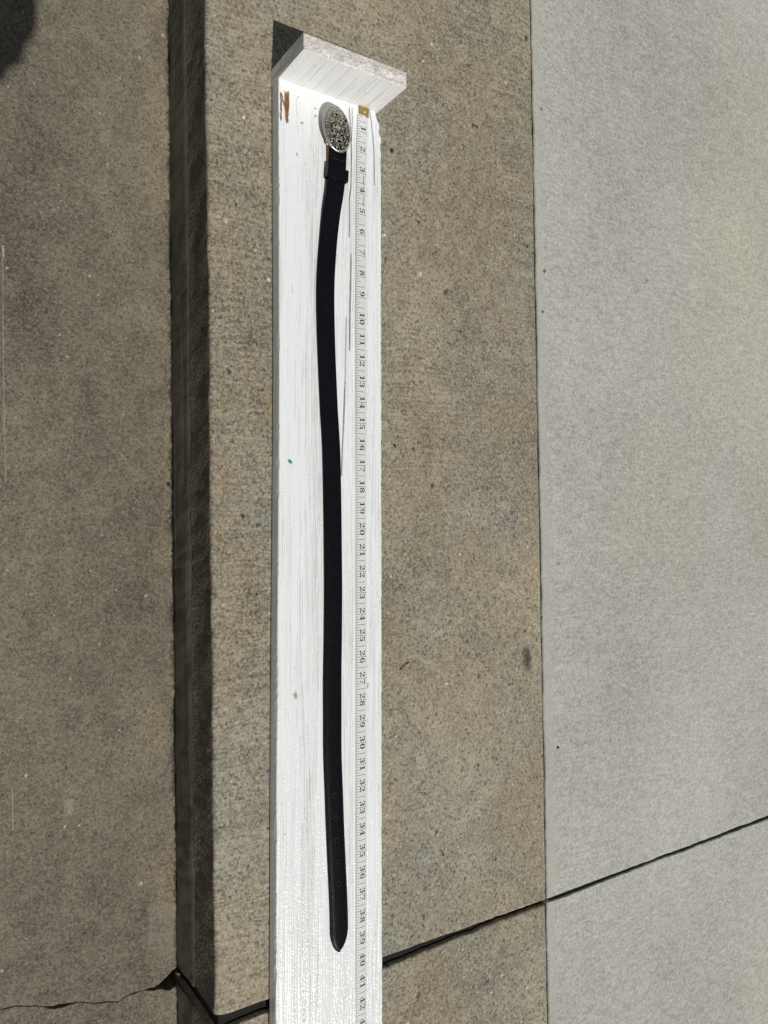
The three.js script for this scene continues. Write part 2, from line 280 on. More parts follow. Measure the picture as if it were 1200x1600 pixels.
// map across the plank: left side, top, right side by arc length
const bx0 = -BT, boardTex = new Tex(640, 2048, bx0, PZ0, PW + 2 * BT, PZ1 - PZ0).fill((x, z, o) => {
  const n = fbm(x * 20, z * 6, 3, 411), g = vn((x + flow(x, z)) * 900, z * 9, 412), g2 = vn((x + flow(x, z)) * 420, z * 5, 413), f = vn(x * 1500, z * 700, 414);
  const l = 0.80 + 0.012 * n + 0.012 * g; o[0] = l * 0.965; o[1] = l; o[2] = l * 1.018;
  o[3] = g * 0.00017 + g2 * 0.00015 + f * 0.00011 + n * 0.0003;
});
{
  const t = boardTex;
  const dens = (x, z) => 0.16 + 0.9 * bump1(x, 0.043 + 0.006 * Math.sin(z * 5), 0.012) + 0.5 * bump1(x, 0.094, 0.012) + 0.45 * bump1(x, 0.128, 0.01) + 0.35 * sstep(0.8, 1.05, z) * bump1(x, 0.07, 0.03);
  for (let k = 0; k < 7000; k++) {
    const x = RB() * PW, z = PZ0 + RB() * (PZ1 - PZ0); if (RB() > dens(x, z) * (0.55 + 0.9 * fbm(x * 40, z * 7, 2, 420) + 0.25)) continue;
    const L = 0.010 + 0.12 * RB() ** 2, pts = []; for (let q = 0; q <= 10; q++) { const zz = z + L * q / 10; pts.push([x - flow(x, zz) + flow(x, z), zz]); }
    const v = 0.22 + 0.28 * RB(); t.line(pts, 0.00025 + 0.0003 * RB(), [v, v * 0.985, v * 0.97], 0.10 + 0.42 * RB() ** 2, -0.00025 * RB());
  }
  for (const [w, d, p] of cracks) {
    if (d > 0.00085) { t.line(p, w, [.19, .175, .16], 0.85, -0.0004); continue; }
    for (let k = 0; k + 1 < p.length; k++) for (let q = 0; q < 6; q++) { if (RB() < 0.3) continue; const L = (s) => [p[k][0] + (p[k + 1][0] - p[k][0]) * s + 0.0002 * (RB() - .5), p[k][1] + (p[k + 1][1] - p[k][1]) * s]; t.line([L(q / 6), L((q + 1) / 6)], w * (0.5 + 0.5 * RB()), [.30, .285, .27], 0.25 + 0.4 * RB(), -0.0002); }
  }
  const pw = (u0, v0, u1, v1, n, col, rx, rz, al) => { for (let k = 0; k < n; k++) { const [x, z] = onB(u0 + (u1 - u0) * RB(), v0 + (v1 - v0) * RB()); t.dot(x, z, rx, rz, [col[0] * (.8 + .4 * RB()), col[1] * (.8 + .4 * RB()), col[2]], al, -0.00012, .5); } };
  // bare wood where the paint has flaked off by the end stop
  pw(445, 146, 451, 172, 130, [.26, .115, .042], .0008, .0026, .9); pw(446, 168, 450, 190, 60, [.25, .11, .04], .0007, .0022, .9);
  pw(437.5, 146, 440, 188, 70, [.22, .11, .05], .0005, .0020, .85); for (let q = 0; q < 9; q++) pw(439 + q * .7, 147 + q * 2.6, 441 + q * .7, 151 + q * 2.6, 5, [.25, .115, .045], .0005, .0011, .85);
  pw(470, 191, 474, 194, 8, [.30, .20, .11], .0007, .0007, .8); pw(491, 169, 493, 171, 5, [.26, .12, .08], .0004, .0007, .8); pw(491, 180, 495, 184, 8, [.24, .11, .08], .0004, .0007, .8);
  for (const [u, v, r] of [[464, 241, .0016], [461, 1085, .0030], [574, 1070, .0026], [466, 151, .0009], [459, 522, .0005], [487, 512, .0005], [445, 769, .0008], [475, 697, .0004], [502, 821, .0006], [586, 1459, .001], [445, 1303, .001], [440, 1255, .0008], [586, 198, .0007], [589, 222, .0006], [527, 163, .0006], [486, 284, .0006], [486, 291, .0006], [478, 1520, .0006]]) {
    const [x, z] = onB(u, v); for (let k = 0; k < 9; k++) t.dot(x + (RB() - .5) * r, z + (RB() - .5) * r * 1.7, r * (.25 + .3 * RB()), r * (.3 + .5 * RB()), [.26, .245, .22], .5, -.0002, .6);
  }
  { const [x, z] = onB(461, 1085); for (let k = 0; k < 3; k++) { const rr = .0016 + k * .0009, p = []; for (let q = 0; q <= 16; q++) p.push([x + rr * Math.cos(q / 16 * 6.283) * .8, z + rr * 1.4 * Math.sin(q / 16 * 6.283)]); t.line(p, .0004, [.34, .32, .3], .5, -.0002); } }
  { const [x, z] = onB(453, 721); for (const [a, b, c] of [[0, 0, [.02, .30, .25]], [.001, .0012, [.04, .38, .32]], [-.0012, -.001, [.03, .34, .29]], [.0002, .0003, [.02, .14, .12]]]) t.dot(x + a, z + b, .0017, .0015, c, .85, 0, .4); }
  for (let k = 0; k < 130; k++) t.dot(-0.002 - RB() * 0.016, PZ0 + RB() * 1.25, .0003 + .0005 * RB(), .0006 + .0018 * RB() ** 2, [.9, .9, .9], .8, .0001);   // paint drips and chips along the left side
  for (let k = 0; k < 60; k++) t.dot(-0.001 - RB() * 0.017, PZ0 + RB() * 1.25, .0003, .0007, [.42, .36, .30], .6, -.0001);
}
const boardMat = new THREE.MeshPhysicalMaterial({ ...boardTex.maps(THREE.ClampToEdgeWrapping), roughness: 0.27, specularIntensity: 1.0 });
const crackRows = cracks.map(([w, d, p]) => ({ w, d, p, z0: Math.min(...p.map((q) => q[1])), z1: Math.max(...p.map((q) => q[1])) }));
function crackDepth(x, z) {
  let m = 0;
  for (const c of crackRows) {
    if (z < c.z0 || z > c.z1) continue;
    for (let k = 0; k + 1 < c.p.length; k++) {
      const [ax, az] = c.p[k], [bx, bz] = c.p[k + 1]; if ((z - az) * (z - bz) > 0) continue;
      const cx = ax + (bx - ax) * (z - az) / ((bz - az) || 1e-6), s = Math.min(1, (z - c.z0) / 0.01, (c.z1 - z) / 0.01);
      if (c.d < 0.00085) continue; m = Math.max(m, c.d * s * clamp(1.25 - Math.abs(x - cx) / (c.w * 0.62)));
    }
  }
  return m;
}
{
  const NX = 250, rows = []; for (let z = PZ0; z < PZ1; z += 0.0016) rows.push(z); rows.push(PZ1);
  const leftE = (z) => 0.0021 * bump1(z, 0.36, 0.26), leftR = (z) => 0.0005 * vn(z * 60, 1, 431) + 0.0004 * vn(z * 240, 1, 432);
  const rightE = (z) => 0.0003 * vn(z * 70, 1, 433) + 0.0003 * vn(z * 260, 1, 434) - 0.0065 * sstep(0.013, -0.004, z) - 0.0022 * bump1(z, 0.018, 0.006) + 0.0018 * bump1(z, 0.0255, 0.005) - 0.0009 * sstep(0.07, 0.03, z) + 0.0008 * bump1(z, 0.045, 0.007);
  const prof = [];                                                 // [x fraction kind, x offset, y, arc length]
  const e = 0.0026, f = 0.0012;                                    // eased lower corners, worn upper ones
  for (const a of [90, 60, 30, 0]) prof.push(['l', e * (1 - Math.cos(a * Math.PI / 180)), e * (1 - Math.sin(a * Math.PI / 180)), -BT]);
  for (const y of [0.006, 0.010, 0.014]) prof.push(['l', 0, y, y - BT]);
  for (const a of [0, 30, 60]) prof.push(['l', f * (1 - Math.cos(a * Math.PI / 180)), BT - f * (1 - Math.sin(a * Math.PI / 180)), -0.0012 * (1 - a / 90)]);
  for (let i = 0; i <= NX; i++) prof.push(['t', i / NX, 0, 0]);
  for (const a of [60, 30, 0]) prof.push(['r', -f * (1 - Math.cos(a * Math.PI / 180)), BT - f * (1 - Math.sin(a * Math.PI / 180)), 0.0012 * (1 - a / 90)]);
  for (const y of [0.014, 0.010, 0.006]) prof.push(['r', 0, y, BT - y]);
  for (const a of [0, 30, 60, 90]) prof.push(['r', -e * (1 - Math.cos(a * Math.PI / 180)), e * (1 - Math.sin(a * Math.PI / 180)), BT]);
  prof.push(prof[0]);
  const t = boardTex;
  const geo = gridGeo(prof.length, rows.length, (i, j) => {
    const z = rows[j], q = prof[i], L = leftE(z), Rr = PW + rightE(z); let x, y, s;
    if (q[0] === 'l') { x = L + q[1] + (q[2] > 0.0145 ? Math.max(0, leftR(z)) : 0); y = q[2]; s = q[3]; } else if (q[0] === 'r') { x = Rr + q[1]; y = q[2]; s = PW + q[3]; }
    else { x = L + f + (Rr - L - 2 * f) * q[1]; s = x; y = BT - crackDepth(x, z) + 0.00012 * vn((x + flow(x, z)) * 330, z * 6, 440) + 0.0003 * vn(x * 25, z * 7, 441) * bump1(q[1], 0.5, 0.4); }
    return [x, y + 0.0003, z, (s - t.x0) / t.lx, (z - t.z0) / t.lz];
  });
  const cap = (z, flip) => { const sh = new THREE.Shape(); sh.moveTo(leftE(z) + e, 0.0003); sh.lineTo(PW + rightE(z) - e, 0.0003); sh.lineTo(PW + rightE(z), e); sh.lineTo(PW + rightE(z), BT - f); sh.lineTo(PW + rightE(z) - f, BT); sh.lineTo(leftE(z) + f, BT); sh.lineTo(leftE(z), BT - f); sh.lineTo(leftE(z), e); const g = new THREE.ShapeGeometry(sh); if (flip) g.index.array.reverse(); g.computeVertexNormals(); g.translate(0, 0, z); return g; };
  meshOf('plank', mergeGeometries([geo, cap(PZ1, false), cap(PZ0, true)]), boardMat, board);
}
// ---- the upright end stop: an offcut nailed across the plank's end
{
  const W = 0.1345, H = 0.0815, T = 0.0185, y0 = 0.0004;
  const bt = new Tex(512, 320, 0, 0, W, H).fill((x, y, o) => {
    const g = vn(x * 1300 + 1.2 * vn(y * 20, x * 30, 502), y * 8, 500), n = fbm(x * 40, y * 14, 3, 503), l = 0.74 + 0.018 * n + 0.016 * g; o[0] = l * 0.985; o[1] = l; o[2] = l; o[3] = g * 0.00012 + n * 0.0002;
  });
  for (let k = 0; k < 420; k++) { const x = RB() * W, y = RB() * H, L = 0.01 + 0.05 * RB(), p = []; for (let q = 0; q <= 6; q++) p.push([x + .0008 * vn(y * 30 + q, x * 200, 505), y + L * q / 6]); const v = .42 + .25 * RB(); bt.line(p, .0003, [v, v, v], .12 + .25 * RB(), -.0001); }
  for (const [x, a, b] of [[.044, .012, .0815], [.060, 0, .0815], [.0755, .005, .07], [.079, 0, .06], [.0905, .02, .0815], [.095, .01, .08], [.1005, .0, .0815], [.1155, .005, .0815], [.117, 0, .06], [.032, .03, .07]]) { const p = []; for (let q = 0; q <= 10; q++) { const y = a + (b - a) * q / 10; p.push([x + .0009 * vn(y * 60, x * 99, 506), y]); } bt.line(p, .00045, [.36, .345, .33], .5, -.0004); }
  for (const [cx, cy, n] of [[.113, .022, 70], [.105, .028, 40], [.10, .04, 20]]) for (let k = 0; k < n; k++) bt.dot(cx + (RB() - .5) * .012, cy + (RB() - .5) * .012, .0006 + .001 * RB(), .0006 + .001 * RB(), [.80, .74, .52], .13, 0, .5);
  const M = new THREE.MeshPhysicalMaterial({ ...bt.maps(THREE.ClampToEdgeWrapping), roughness: 0.5 });
  const blk = groupOf('end_stop', board); blk.position.set(0.0002, y0, PZ0 - 0.0002);
  const wav = (x, y) => 0.00025 * vn(x * 90, y * 20, 511);
  const front = gridGeo(60, 30, (i, j) => { const x = i / 59 * W, y = H * (1 - j / 29), ed = Math.min(1, Math.min(i, 59 - i) / 1); return [x, y, (ed ? 0 : -0.0006) + wav(x, y), x / W, y / H]; });
  const g2 = (fn, a, b) => gridGeo(a, b, fn);
  const left = g2((i, j) => { const z = -T + i / 9 * T, y = H * (1 - j / 19); return [(i === 9 ? 0.0004 : 0) + 0.0003 * vn(z * 200, y * 60, 512), y, z - (i === 9 ? 0.0006 : 0), 0.02 + z * 2, y / H]; }, 10, 20);
  const right = g2((i, j) => { const z = -i / 9 * T, y = H * (1 - j / 19); return [W + 0.0003 * vn(z * 200, y * 60, 513), y, z - (i === 0 ? 0.0006 : 0), 0.9 - z * 2, y / H]; }, 10, 20);
  const back = g2((i, j) => { const x = W - i / 19 * W, y = H * (1 - j / 19); return [x, y, -T, x / W, y / H]; }, 20, 20);
  meshOf('stop_face', mergeGeometries([front, left, right, back]), M, blk);
  // sawn end grain on top, rough, thinly painted
  const et = new Tex(512, 96, 0, 0, W, T).fill((x, z, o) => { const n = fbm(x * 120, z * 120, 3, 520), r = vn(x * 260 + z * 120, z * 300, 521), f = vn(x * 1600, z * 1600, 522), l = 0.60 * (1 + 0.14 * n + 0.14 * r + 0.12 * f); o[0] = l * 1.02; o[1] = l * .985; o[2] = l * .93; o[3] = n * .0005 + r * .0003 + f * .0002; });
  for (const [u, r, n] of [[.5, .010, 90], [.42, .006, 50], [.62, .005, 30], [.81, .0055, 60], [.20, .004, 20], [.93, .005, 18]]) for (let k = 0; k < n; k++) et.dot(u * W + (RB() - .5) * r * 2, T * (u < .7 ? .75 : .5) + (RB() - .5) * T * .4, .0012, .0010, [.84, .84, .84], .5, .0002, .5);
  for (let k = 0; k < 500; k++) et.dot(RB() * W, RB() * T, .0003 + .0004 * RB(), .0003 + .0004 * RB(), [.34, .29, .23], .5, -.0004);
  const top = gridGeo(170, 24, (i, j) => {
    const x = i / 169 * W, v = j / 23, edge = Math.min(j, 23 - j, i, 169 - i), z = -T + v * T;
    const y = edge === 0 ? H - 0.0004 : H + 0.0004 + 0.0007 * fbm(x * 160, z * 160, 3, 530) + (j < 3 ? 0.0009 * Math.max(0, vn(x * 220, 1, 531)) : 0);
    return [x + (i === 0 ? 0 : i === 169 ? 0 : 0.0002 * vn(x * 900, z * 900, 533)), y, z + (j === 0 ? -0.0006 * Math.max(0, vn(x * 260, 3, 532)) : 0) - (j === 23 ? 0.0001 : 0), i / 169, v];
  });
  meshOf('end_grain', top, new THREE.MeshStandardMaterial({ ...et.maps(THREE.ClampToEdgeWrapping), roughness: 0.85 }), blk);
}
// ---- printed inch tape stuck along the plank
{
  const SEG = 4, TL = 1.212, SL = TL / SEG, TW = 0.0152, TZ0 = 0.004, CW = 2048, RH = 160, DH = 144;
  const cv = document.createElement('canvas'); cv.width = CW; cv.height = RH * SEG; const g = cv.getContext('2d');
  g.fillStyle = '#d0d3d2'; g.fillRect(0, 0, CW, RH * SEG);
  const sx = CW / SL, sy = DH / TW;
  for (let s = 0; s < SEG; s++) {
    const base = s * RH + 8 + DH;                                  // canvas y of the tape's left edge
    g.save(); g.beginPath(); g.rect(0, s * RH, CW, RH); g.clip();
    const X = (z) => (z - TZ0 - s * SL) * sx;
    g.fillStyle = 'rgba(120,124,124,0.5)'; g.fillRect(0, base - 3, CW, 3);
    for (let n = 1; n <= 48 * 8; n++) {
      const z = n * 0.0254 / 8; if (X(z) < -300 || X(z) > CW + 300) continue;
      const k = n % 8 === 0 ? 0.97 : n % 4 === 0 ? 0.82 : n % 2 === 0 ? 0.42 : 0.24;
      g.fillStyle = n % 4 === 0 ? '#5d6161' : '#686c6c'; g.fillRect(X(z) - 2.0, base - DH * k, 4.0, DH * k);
    }
    g.fillStyle = '#343838'; g.textAlign = 'center'; g.textBaseline = 'alphabetic';
    for (let n = 1; n <= 47; n++) {
      const x = X(n * 0.0254); if (x < -200 || x > CW + 200) continue;
      const st = String(n), fs = 90; g.font = 'bold ' + fs + 'px serif';
      const put = (ch, cx) => { g.save(); g.translate(cx, base - DH * 0.36); g.scale(0.92, 1); g.fillText(ch, 0, 0); g.restore(); };
      if (st.length === 1) put(st, x - 31); else { put(st[0], x - 29); put(st[1], x + 29); }
    }
    g.font = 'bold 26px sans-serif'; g.textAlign = 'left'; g.fillStyle = '#4a4e4e';
    g.fillText('MADE', X(3.10 * 0.0254), base - DH * 0.62); g.fillText('IN', X(3.62 * 0.0254), base - DH * 0.62);
    g.fillText('CHINA', X(4.08 * 0.0254), base - DH * 0.62);
    g.restore();
  }
  const tt = new THREE.CanvasTexture(cv); tt.colorSpace = THREE.SRGBColorSpace; tt.anisotropy = 8;
  const tapeMat = new THREE.MeshPhysicalMaterial({ map: tt, roughness: 0.42 });
  const parts = [];
  for (let s = 0; s < SEG; s++) parts.push(gridGeo(9, 61, (i, j) => {
    const a = i / 8, z = TZ0 + (s + j / 60) * SL, x = 0.1027 + a * TW + 0.0030 * Math.exp(-z / 0.05) + 0.0002 * vn(z * 9, 1, 601);
    const arch = 0.0011 * Math.sin(Math.PI * (0.15 + 0.85 * a)) ** 0.8;                        // the blade is slightly dished
    return [x, BT + 0.0005 + arch + 0.0002 * vn(z * 22, 4, 602), z, j / 60, 1 - (s * RH + 8 + DH * (1 - a)) / (RH * SEG)];
  }));
  const tape = meshOf('inch_tape', mergeGeometries(parts), tapeMat, board);
  const sh = new THREE.Shape(); sh.moveTo(0, 0); sh.lineTo(0.0146, 0); sh.lineTo(0.0146, -0.0118); sh.lineTo(0.0112, -0.0121); sh.quadraticCurveTo(0.0106, -0.0098, 0.0082, -0.0098); sh.quadraticCurveTo(0.0058, -0.0100, 0.0052, -0.0112); sh.lineTo(0.0004, -0.0104); sh.lineTo(0, 0);
  const ho = new THREE.Path(); ho.absellipse(0.0083, -0.0064, 0.0017, 0.0010, 0, Math.PI * 2); sh.holes.push(ho);
  const tg = new THREE.ExtrudeGeometry(sh, { depth: 0.0004, bevelEnabled: true, bevelSize: 0.0002, bevelThickness: 0.0002, bevelSegments: 1, curveSegments: 10 }); tg.rotateX(-Math.PI / 2);
  const tip = meshOf('brass_tip', tg, new THREE.MeshPhysicalMaterial({ color: new THREE.Color().setRGB(0.31, 0.235, 0.08), metalness: 0.55, roughness: 0.45 }), board);
  tip.scale.set(0.93, 1, 0.93); tip.position.set(0.1066, BT + 0.0022, PZ0 + 0.0004);
  tip.userData.label = 'small brass end tip of the tape';
  const under = meshOf('rivet', new THREE.CylinderGeometry(0.0016, 0.0016, 0.0012, 16), new THREE.MeshStandardMaterial({ color: new THREE.Color().setRGB(.75, .74, .70), roughness: .5 }), tip);
  under.position.set(0.0083, -0.0003, 0.0064);
}

// ------------------------------------------------------------------ the belt
const belt = groupOf('belt');
tag(belt, 'black leather belt with oval engraved metal buckle lying on white plank', 'belt');
{
  const leatherTex = new Tex(128, 1024, 0, 0, 0.03, 0.24).fill((x, z, o) => { const f = vn(x * 1800, z * 1800, 701), m = fbm(x * 300, z * 300, 3, 702), l = 0.006 * (1 + 0.25 * m + 0.1 * f); o[0] = l * 0.80; o[1] = l * 0.92; o[2] = l * 1.22; o[3] = f * 0.00003 + m * 0.00008; });
  { const r = rngOf(9); for (let k = 0; k < 40; k++) { const x = r() * .03, z = r() * .24; leatherTex.line([[x, z], [x + (r() - .3) * .003, z + (r() - .5) * .003]], .0002, [.05, .05, .055], .5, .00002); } for (let k = 0; k < 120; k++) leatherTex.dot(r() * .03, r() * .24, .0002, .0002, [.08, .075, .07], .6); }
  const leather = new THREE.MeshPhysicalMaterial({ ...leatherTex.maps(), roughness: 0.36, specularIntensity: 0.15 });
  const edgeLeather = new THREE.MeshStandardMaterial({ color: new THREE.Color().setRGB(0.20, 0.075, 0.028), roughness: 0.8 });
  const C = [[0.030, .0745], [0.062, .0745], [0.109, .0710], [0.133, .0675], [0.187, .0624], [0.218, .0605], [0.248, .0603], [0.293, .0616], [0.338, .0637], [0.368, .0652], [0.413, .0682], [0.458, .0694], [0.518, .0703], [0.578, .0708], [0.637, .0704], [0.682, .0697], [0.726, .0699], [0.770, .0702], [0.815, .0721], [0.859, .0739], [0.896, .0758], [0.934, .0779], [0.970, .0791], [0.9965, .0782]];
  const curve = new THREE.CatmullRomCurve3(C.map(([z, x]) => new THREE.Vector3(x, 0, z)), false, 'centripetal');
  const HW = 0.0117, TH = 0.0034, N = 420;
  const lift = (z) => BT + 0.0006 + 0.0042 * sstep(0.175, 0.088, z) + 0.0005 * vn(z * 6, 2, 711) * sstep(0.2, 0.3, z) + 0.0004;
  const zEnd = 0.9965;
  // cross-section over the half-width h: rounded edges, creased line 2 mm in from each edge
  function section(h) {
    const p = [], r = Math.min(0.0013, h * 0.5), cr = h - 0.0024;
    p.push([-h + r, 0]); p.push([-h + 0.0003, 0.0006]); p.push([-h, TH * 0.45]);
    for (const a of [20, 50, 75]) p.push([-h + r * (1 - Math.cos(a * Math.PI / 180)), TH - 0.0016 + 0.0013 * Math.sin(a * Math.PI / 180)]);
    const k = clamp(cr / 0.004);
    p.push([-cr - 0.0006 * k, TH - 0.00015 * k]); p.push([-cr, TH - 0.0007 * k]); p.push([-cr + 0.0006 * k, TH]);
    p.push([-cr * 0.5, TH + 0.0003]); p.push([0, TH + 0.0004]); p.push([cr * 0.5, TH + 0.0003]);
    p.push([cr - 0.0006 * k, TH]); p.push([cr, TH - 0.0007 * k]); p.push([cr + 0.0006 * k, TH - 0.00015 * k]);
    for (const a of [75, 50, 20]) p.push([h - r * (1 - Math.cos(a * Math.PI / 180)), TH - 0.0016 + 0.0013 * Math.sin(a * Math.PI / 180)]);
    p.push([h, TH * 0.45]); p.push([h - 0.0003, 0.0006]); p.push([h - r, 0]);
    return p;
  }
  const ns = section(HW).length, rowsB = [];
  for (let j = 0; j <= N; j++) { const t = j / N, z0 = C[0][0]; rowsB.push(j < N - 60 ? (j / (N - 60)) * (0.962 - z0) / (zEnd - z0) : (0.962 - z0 + (zEnd - 0.962) * (1 - (1 - (j - (N - 60)) / 60) ** 1.8)) / (zEnd - z0)); }
  const zs = rowsB.map((t) => C[0][0] + t * (zEnd - C[0][0]));
  const xAt = (() => { const P = curve.getPoints(800); return (z) => { let k = 0; while (k + 2 < P.length && P[k + 1].z < z) k++; const a = P[k], b = P[k + 1]; return a.x + (b.x - a.x) * clamp((z - a.z) / (b.z - a.z)); }; })();
  const hwAt = (z) => { const s = clamp((z - 0.972) / (zEnd - 0.972)); return Math.max(0.00012, HW * Math.pow(1 - Math.pow(s, 1.9), 0.58)); };
  const pos = [], uv = [], idx = [];
  zs.forEach((z, j) => { const h = hwAt(z), S = section(h), cx = xAt(z), y = lift(z); S.forEach(([a, b], i) => { pos.push(cx + a, y + b, z); uv.push((a + 0.015) / 0.03, z / 0.24); }); });
  for (let j = 0; j < zs.length - 1; j++) for (let i = 0; i < ns; i++) { const a = j * ns + i, b = j * ns + (i + 1) % ns, c = a + ns, d = b + ns; idx.push(a, c, b, b, c, d); }
  for (let i = 1; i + 1 < ns; i++) { idx.push(0, i, i + 1); const o = (zs.length - 1) * ns; idx.push(o, o + i + 1, o + i); }
  let bg = new THREE.BufferGeometry(); bg.setAttribute('position', new THREE.Float32BufferAttribute(pos, 3)); bg.setAttribute('uv', new THREE.Float32BufferAttribute(uv, 2)); bg.setIndex(idx); bg.computeVertexNormals();
  const holes = [[.0712, .8165], [.0732, .8424], [.0745, .8677], [.0758, .8932], [.0772, .9186]];
  const ev = new Evaluator(); ev.useGroups = false; ev.attributes = ['position', 'normal', 'uv'];
  let br = new Brush(bg, leather); br.updateMatrixWorld();
  for (const [x, z] of holes) { const c = new Brush(new THREE.CylinderGeometry(0.0022, 0.0022, 0.012, 18), leather); c.position.set(x, lift(z), z); c.updateMatrixWorld(); br = ev.evaluate(br, c, SUBTRACTION); }
  const strap = meshOf('strap', br.geometry, leather, belt);
  const ringMat = new THREE.MeshStandardMaterial({ color: new THREE.Color().setRGB(0.045, 0.028, 0.016), roughness: 0.8, side: THREE.DoubleSide });
  const rimMat = new THREE.MeshStandardMaterial({ color: new THREE.Color().setRGB(0.03, 0.022, 0.017), roughness: 0.7 });
  for (const [x, z] of holes) { const lip = meshOf('hole_rim', new THREE.TorusGeometry(0.0023, 0.0003, 5, 18).rotateX(Math.PI / 2), rimMat, strap); lip.position.set(x, lift(z) + TH + 0.0002, z); const m = meshOf('punched_hole', new THREE.CylinderGeometry(0.00214, 0.00205, TH - 0.0003, 16, 1, true), ringMat, strap); m.position.set(x, lift(z) + TH / 2 - 0.0001, z); }
  // the doubled-back end under the strap, raw brown at its edge
  const fs = new THREE.Shape(); fs.moveTo(-0.0112, -0.028); fs.lineTo(0.0108, -0.028); fs.lineTo(0.0108, 0.030); fs.lineTo(-0.0112, 0.030); fs.closePath();
  const fg = new THREE.ExtrudeGeometry(fs, { depth: 0.0022, bevelEnabled: true, bevelSize: 0.0005, bevelThickness: 0.0005, bevelSegments: 2 }); fg.rotateX(Math.PI / 2);
  const fold = meshOf('folded_end', fg, edgeLeather, belt); fold.position.set(0.0735, BT + 0.0044, 0.052); fold.userData.label = 'raw brown leather of the doubled-back end';
  // stitches across the fold
  const thread = new THREE.MeshStandardMaterial({ color: new THREE.Color().setRGB(0.05, 0.047, 0.045), roughness: 0.7 });
  for (const [z, n, s] of [[0.0725, 9, 1], [0.0955, 5, .55]]) {
    const gs = []; for (let k = 0; k < n; k++) { const c = new THREE.CapsuleGeometry(0.00022, 0.0011, 3, 6); c.rotateZ(Math.PI / 2); c.translate((k / (n - 1) - 0.5) * 0.019 * s - (1 - s) * 0.006, 0, 0); gs.push(c); }
    const m = meshOf('stitching', mergeGeometries(gs), thread, strap); m.position.set(xAt(z), lift(z) + TH + 0.0004, z);
  }
  // leather keeper loop
  const kw = 0.0136, kh = 0.0114, rr = 0.0022, ks = new THREE.Shape();
  const rrect = (p, w, h0, h1, r) => { p.moveTo(-w + r, h0); p.lineTo(w - r, h0); p.quadraticCurveTo(w, h0, w, h0 + r); p.lineTo(w, h1 - r); p.quadraticCurveTo(w, h1, w - r, h1); p.lineTo(-w + r, h1); p.quadraticCurveTo(-w, h1, -w, h1 - r); p.lineTo(-w, h0 + r); p.quadraticCurveTo(-w, h0, -w + r, h0); };
  rrect(ks, kw, 0, kh, rr); const hole = new THREE.Path(); rrect(hole, kw - 0.0013, 0.0011, kh - 0.0013, 0.0012); ks.holes.push(hole);
  const kg = new THREE.ExtrudeGeometry(ks, { depth: 0.0122, bevelEnabled: true, bevelSize: 0.0004, bevelThickness: 0.0005, bevelSegments: 2, curveSegments: 6 });
  const keeper = meshOf('keeper_loop', toCreasedNormals(kg, 0.7), leather, belt); keeper.position.set(xAt(0.09) + 0.0004, BT + 0.0006, 0.0835); keeper.rotation.y = -0.06;

  // oval engraved buckle
  const A = 0.0181, B = 0.0273;
  const bt = new Tex(256, 384, -1, -1, 2, 2).fill((x, z, o) => {
    const r = Math.hypot(x, z), th = Math.atan2(z, x);
    const wx = x * 2.2 + 0.9 * fbm(x * 3, z * 4, 3, 801), wz = z * 3.0 + 0.9 * fbm(x * 3, z * 4, 3, 811);
    const scroll = Math.sin(6.0 * Math.hypot(wx - Math.round(wx), wz - Math.round(wz)) * 2.2 + 3 * vn(wx, wz, 812));
    const rope = Math.sin(th * 46) * 0.5 + 0.5, grit = vn(x * 60, z * 90, 813), wear = fbm(x * 2.4 + 5, z * 2.4, 3, 814);
    const bead = 0.5 + 0.5 * Math.sin(th * 26 + 2 * wear), tarn = sstep(-0.3, 0.35, wear + 0.25 * x + 0.12 * z);
    let dark = r < 0.62 ? sstep(-0.05, 0.5, -scroll * 0.5 + grit * 0.25 + wear * 0.6 + 0.22 * tarn + 0.12) : r < 0.67 ? 0.6 : r < 0.93 ? sstep(0.2, 0.55, bead * 0.62 + scroll * 0.3 + grit * 0.45 + wear * 0.5 - 0.35 + 0.52 * tarn) * 0.95 : 0.3 * rope;
    dark = clamp(dark); const l = 0.44 * (1 - dark) + 0.022 * dark;
    o[0] = l * (1.02 + 0.06 * dark); o[1] = l * 0.97; o[2] = l * (0.87 - 0.06 * dark); o[3] = -dark * 0.00030 + grit * 0.00005 + (r > 0.93 ? rope * 0.0001 : 0);
  });
  const bm = bt.maps(THREE.ClampToEdgeWrapping);
  const silver = new THREE.MeshPhysicalMaterial({ ...bm, metalness: 1.0, roughness: 0.28 });
  const plainSilver = new THREE.MeshPhysicalMaterial({ color: new THREE.Color().setRGB(0.50, 0.48, 0.43), metalness: 0.95, roughness: 0.34 });
  const wornSilver = new THREE.MeshPhysicalMaterial({ color: new THREE.Color().setRGB(0.50, 0.46, 0.38), metalness: 1, roughness: 0.46 });
  const buckle = groupOf('buckle', belt); buckle.position.set(0.070, BT + 0.0125, 0.0378); buckle.rotation.y = 0.17;
  const NR = 30, NT = 96, dome = (r) => (r < 0.92 ? 0.0034 * (1 - r * r * 0.85) - 0.0006 : r < 0.96 ? 0.0004 : 0.0009 - 0.0009 * ((r - 0.96) / 0.04));
  const plate = gridGeo(NT + 1, NR, (i, j) => { const r = (j / (NR - 1)), th = i / NT * Math.PI * 2; return [A * r * Math.cos(th), dome(r), B * r * Math.sin(th), (r * Math.cos(th) + 1) / 2, (r * Math.sin(th) + 1) / 2]; }, true);
  meshOf('face_plate', plate, silver, buckle).userData.label = 'engraved oval face with dark patina';
